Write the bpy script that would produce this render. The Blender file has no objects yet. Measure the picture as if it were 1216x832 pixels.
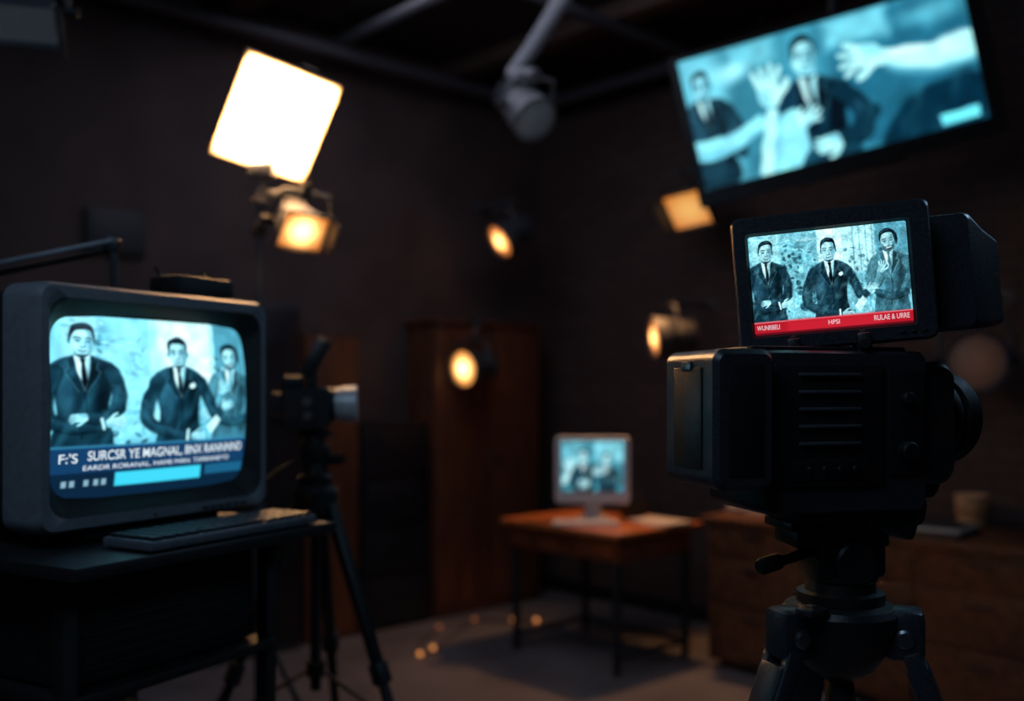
import bpy, bmesh, math, numpy as np
from mathutils import Matrix, Vector
rad=math.radians
THETA=math.atan2(.733,.68)
RZ=Matrix.Rotation(THETA,4,'Z')
F=Matrix.Identity(4); PARENT=None
scene=bpy.context.scene
try:
    scene.view_settings.view_transform='Standard'; scene.view_settings.look='None'
except Exception as e: print(e)

def s2l(c):
    c=np.asarray(c,float)/255.0
    return np.where(c<=.04045,c/12.92,((c+.055)/1.055)**2.4)

# ---------------------------------------------------------------- materials
def mat(name,col,rough=.5,metal=0,ns=30,var=.25,bump=.05,emit=None,estr=0,spec=.5,coat=0):
    m=bpy.data.materials.new(name); m.use_nodes=True
    nt=m.node_tree; b=nt.nodes['Principled BSDF']
    c=s2l(col)
    tc=nt.nodes.new('ShaderNodeTexCoord'); n=nt.nodes.new('ShaderNodeTexNoise')
    n.inputs['Scale'].default_value=ns; n.inputs['Detail'].default_value=5
    nt.links.new(tc.outputs['Object'],n.inputs['Vector'])
    r=nt.nodes.new('ShaderNodeValToRGB')
    r.color_ramp.elements[0].color=(*(c*(1-var)),1); r.color_ramp.elements[1].color=(*(np.minimum(c*(1+var),1)),1)
    r.color_ramp.elements[0].position=.3; r.color_ramp.elements[1].position=.7
    nt.links.new(n.outputs['Fac'],r.inputs['Fac']); nt.links.new(r.outputs['Color'],b.inputs['Base Color'])
    mr=nt.nodes.new('ShaderNodeMapRange'); mr.inputs['To Min'].default_value=max(rough-.08,.02); mr.inputs['To Max'].default_value=min(rough+.1,1)
    nt.links.new(n.outputs['Fac'],mr.inputs['Value']); nt.links.new(mr.outputs['Result'],b.inputs['Roughness'])
    b.inputs['Metallic'].default_value=metal
    b.inputs['Specular IOR Level'].default_value=spec
    b.inputs['Coat Weight'].default_value=coat
    if bump:
        bp=nt.nodes.new('ShaderNodeBump'); bp.inputs['Strength'].default_value=bump; bp.inputs['Distance'].default_value=.01
        nt.links.new(n.outputs['Fac'],bp.inputs['Height']); nt.links.new(bp.outputs['Normal'],b.inputs['Normal'])
    if emit is not None:
        b.inputs['Emission Color'].default_value=(*s2l(emit),1); b.inputs['Emission Strength'].default_value=estr
    return m

def wood(name,c1,c2,rough=.4,scale=4,axis='X'):
    m=bpy.data.materials.new(name); m.use_nodes=True
    nt=m.node_tree; b=nt.nodes['Principled BSDF']
    tc=nt.nodes.new('ShaderNodeTexCoord'); mp=nt.nodes.new('ShaderNodeMapping')
    mp.inputs['Scale'].default_value={'X':(1,9,9),'Z':(9,9,1)}[axis]
    n=nt.nodes.new('ShaderNodeTexNoise'); n.inputs['Scale'].default_value=scale; n.inputs['Detail'].default_value=8; n.inputs['Distortion'].default_value=.6
    nt.links.new(tc.outputs['Object'],mp.inputs['Vector']); nt.links.new(mp.outputs['Vector'],n.inputs['Vector'])
    r=nt.nodes.new('ShaderNodeValToRGB'); r.color_ramp.elements[0].color=(*s2l(c1),1); r.color_ramp.elements[1].color=(*s2l(c2),1)
    r.color_ramp.elements[0].position=.35; r.color_ramp.elements[1].position=.65
    nt.links.new(n.outputs['Fac'],r.inputs['Fac']); nt.links.new(r.outputs['Color'],b.inputs['Base Color'])
    b.inputs['Roughness'].default_value=rough
    bp=nt.nodes.new('ShaderNodeBump'); bp.inputs['Strength'].default_value=.08; bp.inputs['Distance'].default_value=.01
    nt.links.new(n.outputs['Fac'],bp.inputs['Height']); nt.links.new(bp.outputs['Normal'],b.inputs['Normal'])
    return m

def glow(name,center,edge,strength,base=.5):
    """diffuser: emission with a hot centre (vertex attribute 'hot' 0..1)"""
    m=bpy.data.materials.new(name); m.use_nodes=True
    nt=m.node_tree; b=nt.nodes['Principled BSDF']
    b.inputs['Base Color'].default_value=(base,base*.85,base*.7,1)
    a=nt.nodes.new('ShaderNodeAttribute'); a.attribute_name='hot'
    r=nt.nodes.new('ShaderNodeValToRGB'); r.color_ramp.elements[0].color=(*s2l(edge),1); r.color_ramp.elements[1].color=(*s2l(center),1)
    r.color_ramp.elements[0].position=0; r.color_ramp.elements[1].position=.75
    nt.links.new(a.outputs['Fac'],r.inputs['Fac']); nt.links.new(r.outputs['Color'],b.inputs['Emission Color'])
    b.inputs['Emission Strength'].default_value=strength
    return m

BLACK=mat('black_plastic',(30,31,34),.42,0,60,.2,.04)
BLACK2=mat('matte_black',(18,19,21),.6,0,80,.2,.03)
RUB=mat('black_rubber',(14,14,15),.75,0,50,.2,.05)
CAMB=mat('camera_shell',(48,51,58),.34,.0,220,.25,.08)
CAMR=mat('camera_rib',(74,78,86),.38,.0,220,.2,.05)
CAMD=mat('camera_shell_dark',(28,30,34),.42,0,220,.25,.06)
GREYP=mat('grey_tv_plastic',(112,118,126),.5,0,60,.12,.05)
GREYM=mat('grey_painted_metal',(104,110,118),.45,.3,40,.15,.03)
DGREY=mat('dark_painted_metal',(50,53,58),.45,.3,40,.2,.03)
LAMPG=mat('lamp_housing_grey',(80,84,92),.45,.2,40,.15,.03)
METAL=mat('brushed_metal',(130,135,142),.3,.9,40,.15,.03)
LENSG=mat('pale_lens_barrel',(205,208,212),.35,.2,40,.1,.02)
GLASS=mat('lens_glass',(6,8,14),.05,0,10,.1,0,coat=1)
WHITE=mat('white_plastic',(215,218,222),.4,0,20,.05,.01)
PAPER=mat('paper',(205,200,195),.8,0,30,.08,.02)
CUP=mat('kraft_paper_cup',(235,185,140),.6,0,30,.12,.02)
NAVY=mat('navy_metal_cabinet',(20,24,34),.5,.1,8,.2,.02)
SLATE=mat('slate_panel',(46,52,60),.6,0,8,.2,.02)
WTOP=wood('desk_top_wood',(165,90,46),(210,124,68),.35,3)
WDESK=wood('desk_wood',(110,56,30),(156,84,46),.45,3)
WCRED=wood('credenza_wood',(78,50,36),(112,72,50),.4,3)
WDOOR=wood('wardrobe_wood',(80,47,32),(116,70,46),.5,3,'Z')
TXT=mat('caption_white',(235,245,250),.5,emit=(232,246,252),estr=1.0,bump=0)
TXR=mat('caption_cream',(240,225,225),.5,emit=(245,205,208),estr=.8,bump=0)

# ---------------------------------------------------------------- mesh helpers
def group(name,loc=(0,0,0)):
    global PARENT
    e=bpy.data.objects.new(name,None); e.empty_display_size=.1
    e.location=loc; scene.collection.objects.link(e); PARENT=e
    return e
def emit_obj(name,me,mats,parent='cur'):
    if not isinstance(mats,(list,tuple)): mats=[mats]
    for m in mats: me.materials.append(m)
    o=bpy.data.objects.new(name,me); scene.collection.objects.link(o)
    p=PARENT if parent=='cur' else parent
    if p is not None:
        o.parent=p; o.matrix_parent_inverse=Matrix.Translation(-Vector(p.location))
    return o
def finish(bm,name,mats,smooth=True,M=None,ang=40):
    bmesh.ops.recalc_face_normals(bm,faces=bm.faces)
    bmesh.ops.transform(bm,matrix=F@(M if M is not None else Matrix.Identity(4)),verts=bm.verts)
    if smooth:
        for f in bm.faces: f.smooth=True
        for e in bm.edges:
            if len(e.link_faces)==2 and e.calc_face_angle(0)>rad(ang): e.smooth=False
    me=bpy.data.meshes.new(name); bm.to_mesh(me); bm.free()
    return emit_obj(name,me,mats)
def box(name,c,s,m,bev=.003,rot=(0,0,0),seg=2,taper=None):
    bm=bmesh.new(); bmesh.ops.create_cube(bm,size=1)
    for v in bm.verts:
        k=1
        if taper and v.co.z>0: k=taper
        v.co=Vector((v.co.x*s[0]*k,v.co.y*s[1]*k,v.co.z*s[2]))
    b=min(bev,min(s)*.45)
    if b>0: bmesh.ops.bevel(bm,geom=bm.edges[:],offset=b,segments=seg,affect='EDGES',profile=.5)
    R=Matrix.Translation(c)@Matrix.Rotation(rot[2],4,'Z')@Matrix.Rotation(rot[1],4,'Y')@Matrix.Rotation(rot[0],4,'X')
    return finish(bm,name,m,True,R,30)
def axisM(p0,d):
    d=Vector(d).normalized()
    return Matrix.Translation(p0)@d.to_track_quat('Z','Y').to_matrix().to_4x4()
def lathe(name,p0,d,prof,m,n=40,ang=35):
    """revolve profile [(t,r)] about axis from p0 along d"""
    bm=bmesh.new(); rings=[]
    for t,r in prof:
        if r<1e-5: rings.append([bm.verts.new((0,0,t))])
        else: rings.append([bm.verts.new((r*math.cos(2*math.pi*i/n),r*math.sin(2*math.pi*i/n),t)) for i in range(n)])
    for a,b in zip(rings,rings[1:]):
        for i in range(n):
            j=(i+1)%n
            if len(a)==1 and len(b)==1: continue
            if len(a)==1: bm.faces.new((a[0],b[i],b[j]))
            elif len(b)==1: bm.faces.new((a[i],a[j],b[0]))
            else: bm.faces.new((a[i],a[j],b[j],b[i]))
    if len(rings[0])>1: bm.faces.new(rings[0][::-1])
    if len(rings[-1])>1: bm.faces.new(rings[-1])
    return finish(bm,name,m,True,axisM(p0,d),ang)
def cyl(name,p0,p1,r0,m,r1=None,n=28,bev=.002):
    r1=r0 if r1 is None else r1
    p0=Vector(p0);p1=Vector(p1);L=(p1-p0).length; b=min(bev,L*.3,r0*.4,r1*.4)
    return lathe(name,p0,p1-p0,[(0,r0-b),(b,r0),(L-b,r1),(L,r1-b)],m,n)
def loft(name,loops,mats,bands=None,cap0=False,cap1=False,M=None,ang=35):
    bm=bmesh.new(); L=[[bm.verts.new(p) for p in lp] for lp in loops]
    n=len(L[0])
    for k,(a,b) in enumerate(zip(L,L[1:])):
        for i in range(n):
            j=(i+1)%n; f=bm.faces.new((a[i],a[j],b[j],b[i]))
            if bands: f.material_index=bands[k]
    if cap0: bm.faces.new(L[0][::-1])
    if cap1: bm.faces.new(L[-1])
    return finish(bm,name,mats,True,M,ang)
def rr(w,h,r,y,cx=0,cz=0,k=8):
    pts=[]
    for (sx,sz,a0) in ((1,1,0),(-1,1,90),(-1,-1,180),(1,-1,270)):
        for i in range(k+1):
            a=rad(a0+90*i/k)
            pts.append((cx+sx*(w/2-r)+r*math.cos(a),y,cz+sz*(h/2-r)+r*math.sin(a)))
    return pts
def catm(P,k=6,closed=False):
    P=[np.array(p,float) for p in P]; n=len(P); out=[]
    rng=range(n) if closed else range(n-1)
    for i in rng:
        if closed: a,b,c,d=P[(i-1)%n],P[i],P[(i+1)%n],P[(i+2)%n]
        else: a,b,c,d=P[max(i-1,0)],P[i],P[i+1],P[min(i+2,n-1)]
        for j in range(k):
            t=j/k
            out.append(.5*((2*b)+(-a+c)*t+(2*a-5*b+4*c-d)*t*t+(-a+3*b-3*c+d)*t**3))
    if not closed: out.append(P[-1])
    return out
def tube(name,pts,r,m,n=12,smooth=True,k=8):
    P=[Vector(p) for p in (catm(pts,k) if smooth else pts)]
    bm=bmesh.new(); rings=[]
    up=Vector((0,0,1)) if abs((P[1]-P[0]).normalized().z)<.9 else Vector((1,0,0))
    N=None
    for i,p in enumerate(P):
        t=(P[min(i+1,len(P)-1)]-P[max(i-1,0)]).normalized()
        if N is None: N=t.cross(up).normalized()
        else: N=(N-t*N.dot(t)).normalized()
        B=t.cross(N)
        rings.append([bm.verts.new(p+r*(N*math.cos(2*math.pi*q/n)+B*math.sin(2*math.pi*q/n))) for q in range(n)])
    for a,b in zip(rings,rings[1:]):
        for i in range(n):
            j=(i+1)%n; bm.faces.new((a[i],a[j],b[j],b[i]))
    bm.faces.new(rings[0][::-1]); bm.faces.new(rings[-1])
    return finish(bm,name,m,True)
def beam(name,p0,p1,w,d,m,w1=None,d1=None,side=(1,0,0),bev=.003):
    """rectangular tapered strut"""
    p0=Vector(p0);p1=Vector(p1); z=(p1-p0).normalized(); x=Vector(side); x=(x-z*x.dot(z)).normalized(); y=z.cross(x)
    w1=w1 or w; d1=d1 or d
    bm=bmesh.new(); L=[]
    for p,ww,dd in ((p0,w,d),(p1,w1,d1)):
        L.append([bm.verts.new(p+x*a*ww/2+y*b*dd/2) for a,b in ((1,1),(-1,1),(-1,-1),(1,-1))])
    for i in range(4):
        j=(i+1)%4; bm.faces.new((L[0][i],L[0][j],L[1][j],L[1][i]))
    bm.faces.new(L[0][::-1]); bm.faces.new(L[1])
    bmesh.ops.bevel(bm,geom=bm.edges[:],offset=bev,segments=2,affect='EDGES',profile=.5)
    return finish(bm,name,m,True,None,30)

# ---------------------------------------------------------------- picture painter (what the monitors show)
rng=np.random.RandomState(4)
class Pic:
    def __init__(s,W,H,nx,ny,bg):
        s.W,s.H,s.nx,s.ny=W,H,nx,ny
        s.X,s.Y=np.meshgrid(np.linspace(0,W,nx),np.linspace(0,H,ny))
        s.img=np.ones((ny,nx,3))*np.array(bg,float)
    def blend(s,a,c):
        s.img=s.img*(1-a[...,None])+np.array(c,float)*a[...,None]
    def ell(s,x,y,rx,ry,c,soft=.8,a=1,rot=0):
        co,si=math.cos(rad(rot)),math.sin(rad(rot))
        dx,dy=s.X-x,s.Y-y; u=dx*co+dy*si; v=-dx*si+dy*co
        d=(np.sqrt((u/rx)**2+(v/ry)**2)-1)*min(rx,ry)
        s.blend(a*np.clip(.5-d/soft,0,1),c)
    def poly(s,P,c,soft=.8,a=1,sm=True):
        P=np.array(catm(P,4,True) if sm else P,float)
        x0,y0=P.min(0)-soft*2; x1,y1=P.max(0)+soft*2
        iy=np.where((s.Y[:,0]>=y0)&(s.Y[:,0]<=y1))[0]; ix=np.where((s.X[0]>=x0)&(s.X[0]<=x1))[0]
        if len(iy)==0 or len(ix)==0: return
        sl=(slice(iy[0],iy[-1]+1),slice(ix[0],ix[-1]+1)); X=s.X[sl]; Y=s.Y[sl]
        d=np.full(X.shape,1e9); ins=np.zeros(X.shape,bool); n=len(P)
        for i in range(n):
            ax,ay=P[i]; bx,by=P[(i+1)%n]; ex,ey=bx-ax,by-ay
            L=ex*ex+ey*ey+1e-9; t=np.clip(((X-ax)*ex+(Y-ay)*ey)/L,0,1)
            d=np.minimum(d,(X-ax-t*ex)**2+(Y-ay-t*ey)**2)
            if ay!=by: ins^=((ay>Y)!=(by>Y))&(X<(bx-ax)*(Y-ay)/(by-ay)+ax)
        d=np.sqrt(d)*np.where(ins,-1,1); al=a*np.clip(.5-d/soft,0,1)
        s.img[sl]=s.img[sl]*(1-al[...,None])+np.array(c,float)*al[...,None]
    def line(s,P,r,c,soft=.8,a=1,r1=None,sm=True):
        P=catm(P,5) if (sm and len(P)>2) else [np.array(p,float) for p in P]
        r1=r if r1 is None else r1; n=len(P)-1; D=np.full(s.X.shape,1e9)
        for i in range(n):
            ax,ay=P[i];bx,by=P[i+1];ex,ey=bx-ax,by-ay; t=np.clip(((s.X-ax)*ex+(s.Y-ay)*ey)/(ex*ex+ey*ey+1e-9),0,1)
            q=r+(r1-r)*((i+t)/n)
            D=np.minimum(D,np.sqrt((s.X-ax-t*ex)**2+(s.Y-ay-t*ey)**2)-q)
        s.blend(a*np.clip(.5-D/soft,0,1),c)
    def rect(s,x0,y0,x1,y1,c,soft=.6,a=1):
        s.poly([(x0,y0),(x1,y0),(x1,y1),(x0,y1)],c,soft,a,False)
    def noise(s,cell,shear=0,sy=1):
        u=(s.X+shear*s.Y)/cell; u=u-u.min(); v=s.Y/cell*sy; g=rng.rand(int(v.max())+3,int(u.max())+3)
        i=u.astype(int); j=v.astype(int); fu=u-i; fv=v-j
        fu=fu*fu*(3-2*fu); fv=fv*fv*(3-2*fv)
        return (g[j,i]*(1-fu)+g[j,i+1]*fu)*(1-fv)+(g[j+1,i]*(1-fu)+g[j+1,i+1]*fu)*fv
    def mottle(s,cell,amp):
        s.img=np.clip(s.img*(1+(s.noise(cell)-.5)*2*amp)[...,None],0,255)
    def sheen(s,cell,amp,c=(150,205,214)):
        """tonal variation so that dark cloth is not flat"""
        s.blend(amp*np.clip(s.noise(cell,.35,.5)-.45,0,1)/.55,c)
    def grade(s,k=1.2,pivot=95,gain=(1,1,1)):
        s.img=np.clip((s.img-pivot)*k+pivot,4,255)*np.array(gain)
        s.img=np.clip(s.img,0,255)
    def jitter(s,cell,amp):
        """small local displacement: breaks up drawn outlines into photographic texture"""
        dx=(s.noise(cell)-.5)*2*amp; dy=(s.noise(cell)-.5)*2*amp
        fx=np.clip((s.X+dx)/s.W*(s.nx-1),0,s.nx-1.001); fy=np.clip((s.Y+dy)/s.H*(s.ny-1),0,s.ny-1.001)
        i=fx.astype(int); j=fy.astype(int); a=(fx-i)[...,None]; b=(fy-j)[...,None]; I=s.img
        s.img=(I[j,i]*(1-a)+I[j,i+1]*a)*(1-b)+(I[j+1,i]*(1-a)+I[j+1,i+1]*a)*b

HI=(214,242,246); MID=(120,182,196); LO=(62,112,128); DK=(24,50,62); BK=(9,20,28); SK=(168,212,218); SKS=(78,126,140)
FOLD=(72,116,130)

def hand(p,x,y,ang,s,c=SK,sh=SKS,spread=14,curl=0,flip=1,soft=.7):
    """palm + four unequal fingers + thumb; ang = pointing direction (deg, 0=right, 90=down)"""
    A=rad(ang)
    def T(u,v):
        v*=flip
        return (x+s*(u*math.cos(A)-v*math.sin(A)),y+s*(u*math.sin(A)+v*math.cos(A)))
    p.poly([T(-4,-3),T(1,-4.2),T(4.5,-4),T(5,0),T(4.2,4),T(0,4),T(-4,3)],c,soft)
    p.poly([T(-4,0),T(1,1),T(4.4,1.5),T(4.2,4),T(0,4),T(-4,3)],sh,2*s,.45)
    for k,(v,L) in enumerate(((-3.2,5.6),(-1.1,6.8),(1.1,6.4),(3.2,4.8))):
        q=rad((k-1.5)*spread); bx,by=4.2,v
        m=(bx+L*.55*math.cos(q),by+L*.55*math.sin(q))
        q2=q+rad(curl); e=(m[0]+L*.5*math.cos(q2),m[1]+L*.5*math.sin(q2))
        p.line([T(bx,by),T(*m),T(*e)],1.15*s,c,soft,1,.85*s)
        p.line([T(bx-.5,by+1.15),T(m[0],m[1]+1.2)],.22*s,sh,soft,.8)
    p.line([T(-1,-3.5),T(2,-6.6),T(4.6,-7.8)],1.35*s,c,soft,1,.95*s)
    p.line([T(-2,1),T(2.5,-1.2)],.3*s,sh,soft,.5)

def head(p,x,y,s,style='short',c=SK,sh=SKS,hair=BK,soft=.7,smile=False,turn=0,beard=False,tilt=0):
    ct,st=math.cos(rad(tilt)),math.sin(rad(tilt))
    def T(u,v):
        u=u+turn*(1-abs(u)/12); return (x+s*(u*ct-v*st),y+s*(u*st+v*ct))
    p.poly([(x-5*s,y+5*s),(x+5*s,y+5*s),(x+6.4*s,y+19*s),(x-6.4*s,y+19*s)],sh,soft,1,False)
    p.poly([(x-4.6*s,y+12*s),(x-1*s,y+14*s),(x-2*s,y+19*s),(x-6*s,y+19*s)],c,1.5*s,.7,False)
    for e in (-1,1): p.ell(*T(e*8.4,1),1.6*s,2.8*s,sh,soft)
    P=[T(-8,-3),T(-7.9,3),T(-6.4,8.6),T(-3.3,12.6),T(0,13.8),T(3.3,12.6),T(6.4,8.6),T(7.9,3),T(8,-3),T(6.4,-10),T(0,-13),T(-6.4,-10)]
    p.poly(P,c,soft)
    p.poly([T(3.4,-10),T(7.2,-6),T(8,1),T(6.2,9.2),T(2.6,13.4),T(4.2,8),T(3.4,4),T(4.6,-2)],sh,3*s,.7)
    for e in (-1,1): p.ell(*T(e*3.7,-.6),2.3*s,1.5*s,sh,1.8*s,.55)
    p.ell(*T(-3.8,4.6),2.2*s,2*s,HI,2.4*s,.4); p.ell(*T(-1.6,-6.6),3.6*s,2*s,HI,3*s,.35); p.line([T(-.5,-1),T(-.2,3.6)],.6*s,HI,1*s,.55)
    p.poly([T(-6.2,8.6),T(-3,12.6),T(0,13.8),T(3.4,12.6),T(6.2,8.6),T(2.6,11.6),T(-2.6,11.6)],sh,1.6*s,.5)
    if beard:
        p.poly([T(-7.8,1),T(-6.8,8.6),T(-3.3,13),T(0,14.2),T(3.3,13),T(6.8,8.6),T(7.8,1),T(5.6,5.4),T(3,6.4),T(0,6),T(-3,6.4),T(-5.6,5.4)],hair,1.6*s,.55)
    p.poly([T(-8.4,1),T(-9.0,-6),T(-7.4,-12),T(-3,-15.2),T(2.5,-15.8),T(7.2,-13),T(9.1,-7),T(8.4,1),T(7.6,-3.8),T(6.4,-8.8),T(1.5,-10.4),T(-4.4,-9.2),T(-7.2,-5)],hair,soft)
    p.line([T(-5,-12),T(-1,-14),T(3.4,-13.4)],.7*s,(50,84,98),1.4*s,.7)
    if style=='long':
        p.poly([T(6,-14),T(11,-9),T(12,0),T(9.6,7),T(8.2,2),T(8.6,-5)],hair,soft)
    for e in (-1,1):
        p.line([T(e*5.7,-2.5),T(e*4,-3.3),T(e*1.8,-2.7)],.45*s,hair,soft,.9)
        p.ell(*T(e*3.6,0),1.25*s,.6*s,BK,.8*s,.9)
        p.ell(*T(e*3.6+.4,2.2),1.5*s,.5*s,sh,1*s,.35)
    p.line([T(1.0,0),T(1.5,3.2),T(1.6,4.6)],.5*s,sh,1*s,.8)
    p.line([T(-1.6,5),T(0,5.6),T(1.8,5)],.4*s,DK,.8*s,.75)
    if smile:
        p.poly([T(-3.8,7.4),T(0,8.2),T(3.8,7.4),T(2.4,10.2),T(0,10.9),T(-2.4,10.2)],BK,.6*s); p.line([T(-2.8,8.2),T(0,8.8),T(2.8,8.2)],.6*s,HI,.6*s)
    else:
        p.line([T(-2.6,8.4),T(0,8.8),T(2.6,8.3)],.4*s,DK,.7*s,.85); p.line([T(-1.5,10.3),T(1.5,10.3)],.35*s,sh,.9*s,.7)

def torso(p,x,y,s,c=DK,hl=FOLD,tie=BK,soft=.8,sq=False,base=100,lean=0):
    Q=lambda L:[(x+s*(a+lean*b/60.),y+s*b) for a,b in L]
    p.poly(Q([(-6,12.5),(-15,16),(-21.5,20),(-23.5,27),(-20,44),(-18,62),(-20,base),(20,base),(18,62),(19.5,44),(23.5,27),(21.5,20),(15,16),(6,12.5)]),c,soft)
    p.poly(Q([(-16,18),(-8,18),(-6,40),(-8,66),(-16,60),(-19,36)]),tuple(np.array(c)*1.5+8),5*s,.7)
    p.poly(Q([(12,24),(21,26),(17,50),(17,80),(8,80),(9,50)]),tuple(np.array(c)*.5),5*s,.8)
    p.poly(Q([(-5.8,12),(0,15.5),(5.8,12),(8,17),(1.2,43),(-7,17)]),HI,soft,1,False)
    p.poly(Q([(3,15),(6,13),(8,17),(2,40),(2.2,24)]),(130,178,188),1.5*s,.8,False)
    p.poly(Q([(-2,15.2),(2.1,15.2),(1.4,19),(3,35),(1,42),(-1.3,35),(-.9,19)]),tie,soft,1,False)
    for e in (-1,1):
        p.poly(Q([(e*6.2,12.5),(e*10.8,18),(e*9.4,24),(e*12.5,26.5),(e*3,44),(e*1,46)]),tuple(np.array(c)*(.62 if e>0 else .95)),soft,1,False)
        p.line(Q([(e*10.8,18),(e*9.4,24),(e*12.5,26.5),(e*3,44)]),.32*s,hl,soft,.75,sm=False)
        p.line(Q([(e*7,12.8),(e*15,16.6),(e*21,20.6)]),.55*s,hl,1.6*s,.55)
    p.line(Q([(1,46),(2,60),(-1,84)]),.35*s,tuple(np.array(c)*.35),soft,.9)
    if sq: p.poly(Q([(10,30),(14,28),(16.4,30.5),(13,33.5),(10.5,33)]),HI,.5*s)
def sleeve(p,x,y,s,P,r0,r1,c=DK,soft=.8):
    Q=lambda L:[(x+s*a,y+s*b) for a,b in L]
    c=np.array(c,float)
    p.line(Q([(a+.6,b+1.0) for a,b in P]),(r0+.7)*s,tuple(c*.4),2*s,.7,(r1+.7)*s)
    p.line(Q(P),r0*s,tuple(c),soft*1.5,1,r1*s)
    p.line(Q([(a-r0*.35,b-r0*.35) for a,b in P[1:]] if len(P)>2 else [(a-r0*.35,b-r0*.35) for a,b in P]),r0*.3*s,tuple(c*1.6+10),r0*.9*s,.55,r1*.3*s)
    for i in range(1,len(P)-1):
        a,b=P[i]
        for k in range(3): p.line(Q([(a-4+k*1.5,b-6+3*k),(a+1+k*1.5,b-4+3*k)]),.35*s,FOLD,1*s,.5)
def figA(p,x,y,s,soft=.8):
    head(p,x,y,s,soft=soft,turn=1.2,tilt=3); torso(p,x,y,s,soft=soft)
    sleeve(p,x,y,s,[(20,26),(25,44),(24,58)],5.2,4.8,soft=soft)
    sleeve(p,x,y,s,[(-20,27),(-26,48),(-24,66),(-8,74),(12,72)],5.6,4.4,soft=soft)
    sleeve(p,x,y,s,[(24,58),(16,66),(4,66)],4.8,4,soft=soft)
    Q=lambda L:[(x+s*a,y+s*b) for a,b in L]
    p.line(Q([(13,67),(14.4,76)]),1.1*s,HI,soft)
    hand(p,x+20*s,y+71*s,-5,.95*s,curl=22,spread=5,soft=soft); hand(p,x-1*s,y+66*s,175,.8*s,curl=-20,spread=4,soft=soft)
def figB(p,x,y,s,soft=.8):
    head(p,x,y,s,soft=soft,turn=-1,tilt=-2); torso(p,x,y,s,soft=soft,sq=True)
    sleeve(p,x,y,s,[(20,27),(28,44),(33,58),(40,57)],5.4,4,soft=soft)
    sleeve(p,x,y,s,[(-20,27),(-29,50),(-27,66),(-8,76),(8,80)],5.8,4.2,soft=soft)
    Q=lambda L:[(x+s*a,y+s*b) for a,b in L]
    p.line(Q([(8.6,75),(8,84.5)]),1.1*s,HI,soft); hand(p,x+15*s,y+81*s,8,.9*s,curl=15,spread=6,soft=soft)
    hand(p,x+46*s,y+53*s,-32,.85*s,curl=18,spread=8,soft=soft)
    p.poly(Q([(26,72),(36,60),(41,66),(32,80)]),HI,soft,.9,False)
def figC(p,x,y,s,soft=.8):
    head(p,x,y,s*1.05,'long',soft=soft,smile=True,beard=True,hair=(14,28,36),tilt=-8)
    torso(p,x,y,s,c=(60,102,116),hl=(140,190,198),soft=soft,tie=(70,116,128))
    sleeve(p,x,y,s,[(20,27),(25,48),(16,66)],5.4,4.4,(56,96,108),soft)
    sleeve(p,x,y,s,[(-19,27),(-25,46),(-20,56),(-12,46)],5.6,4.2,(78,124,136),soft)
    sleeve(p,x,y,s,[(16,68),(0,72),(-16,66)],5,4,(34,66,78),soft)
    hand(p,x-24*s,y+62*s,195,.95*s,curl=-15,spread=9,soft=soft)
    hand(p,x-11*s,y+36*s,-70,1.0*s,curl=10,spread=11,soft=soft,flip=-1)

def backdrop(p,W,H):
    p.rect(0,0,W,H,MID)
    p.rect(W*.02,0,W*.2,H*.5,(158,212,220),W*.02)
    p.rect(W*.44,0,W*.60,H*.6,(208,240,244),W*.015)
    p.rect(W*.60,0,W*.80,H*.45,(182,226,232),W*.01)
    for k in (.66,.70,.74,.78): p.rect(W*k,0,W*(k+.008),H*.8,LO,W*.008,.55)
    p.rect(W*.80,0,W,H*.5,(84,142,158),W*.02)
    for k in range(110):
        a=W*(.2+.22*rng.rand()); b=H*(.10+.7*rng.rand())
        p.ell(a,b,W*(.006+.016*rng.rand()),H*(.006+.018*rng.rand()),[(34,76,90),(80,140,154),(20,50,62),(150,206,214)][rng.randint(4)],W*.006,.8,rot=90*rng.rand())
    for k in range(80):
        a=W*(.6+.3*rng.rand()); b=H*(.2+.65*rng.rand())
        p.ell(a,b,W*(.006+.016*rng.rand()),H*(.006+.016*rng.rand()),[(60,108,122),(110,170,184),(30,64,78),(176,224,230)][rng.randint(4)],W*.006,.7,rot=90*rng.rand())
    for k in range(40):
        a=W*(.02+.4*rng.rand()); b=H*(.02+.2*rng.rand())
        p.ell(a,b,W*(.01+.02*rng.rand()),H*(.004+.01*rng.rand()),[(190,232,238),(90,150,164)][rng.randint(2)],W*.01,.6)

# viewfinder picture 185 x 125
VF=Pic(185,125,440,297,MID); backdrop(VF,185,125)
figC(VF,162,23,.92,.7); figA(VF,20,22,.94,.7); figB(VF,94,27,.98,.7)
VF.jitter(4,.4); VF.sheen(3.2,.26); VF.mottle(1.6,.14); VF.mottle(6,.14); VF.grade(1.14,90,(.95,1.03,1.04))
VF.rect(-2,108.5,190,130,(178,22,38)); VF.rect(-2,107.6,190,109.2,(225,110,120)); VF.rect(40,109,150,126,(204,34,50),8,.7)
VF.rect(-2,121.5,190,126,(96,10,24),1)
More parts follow.
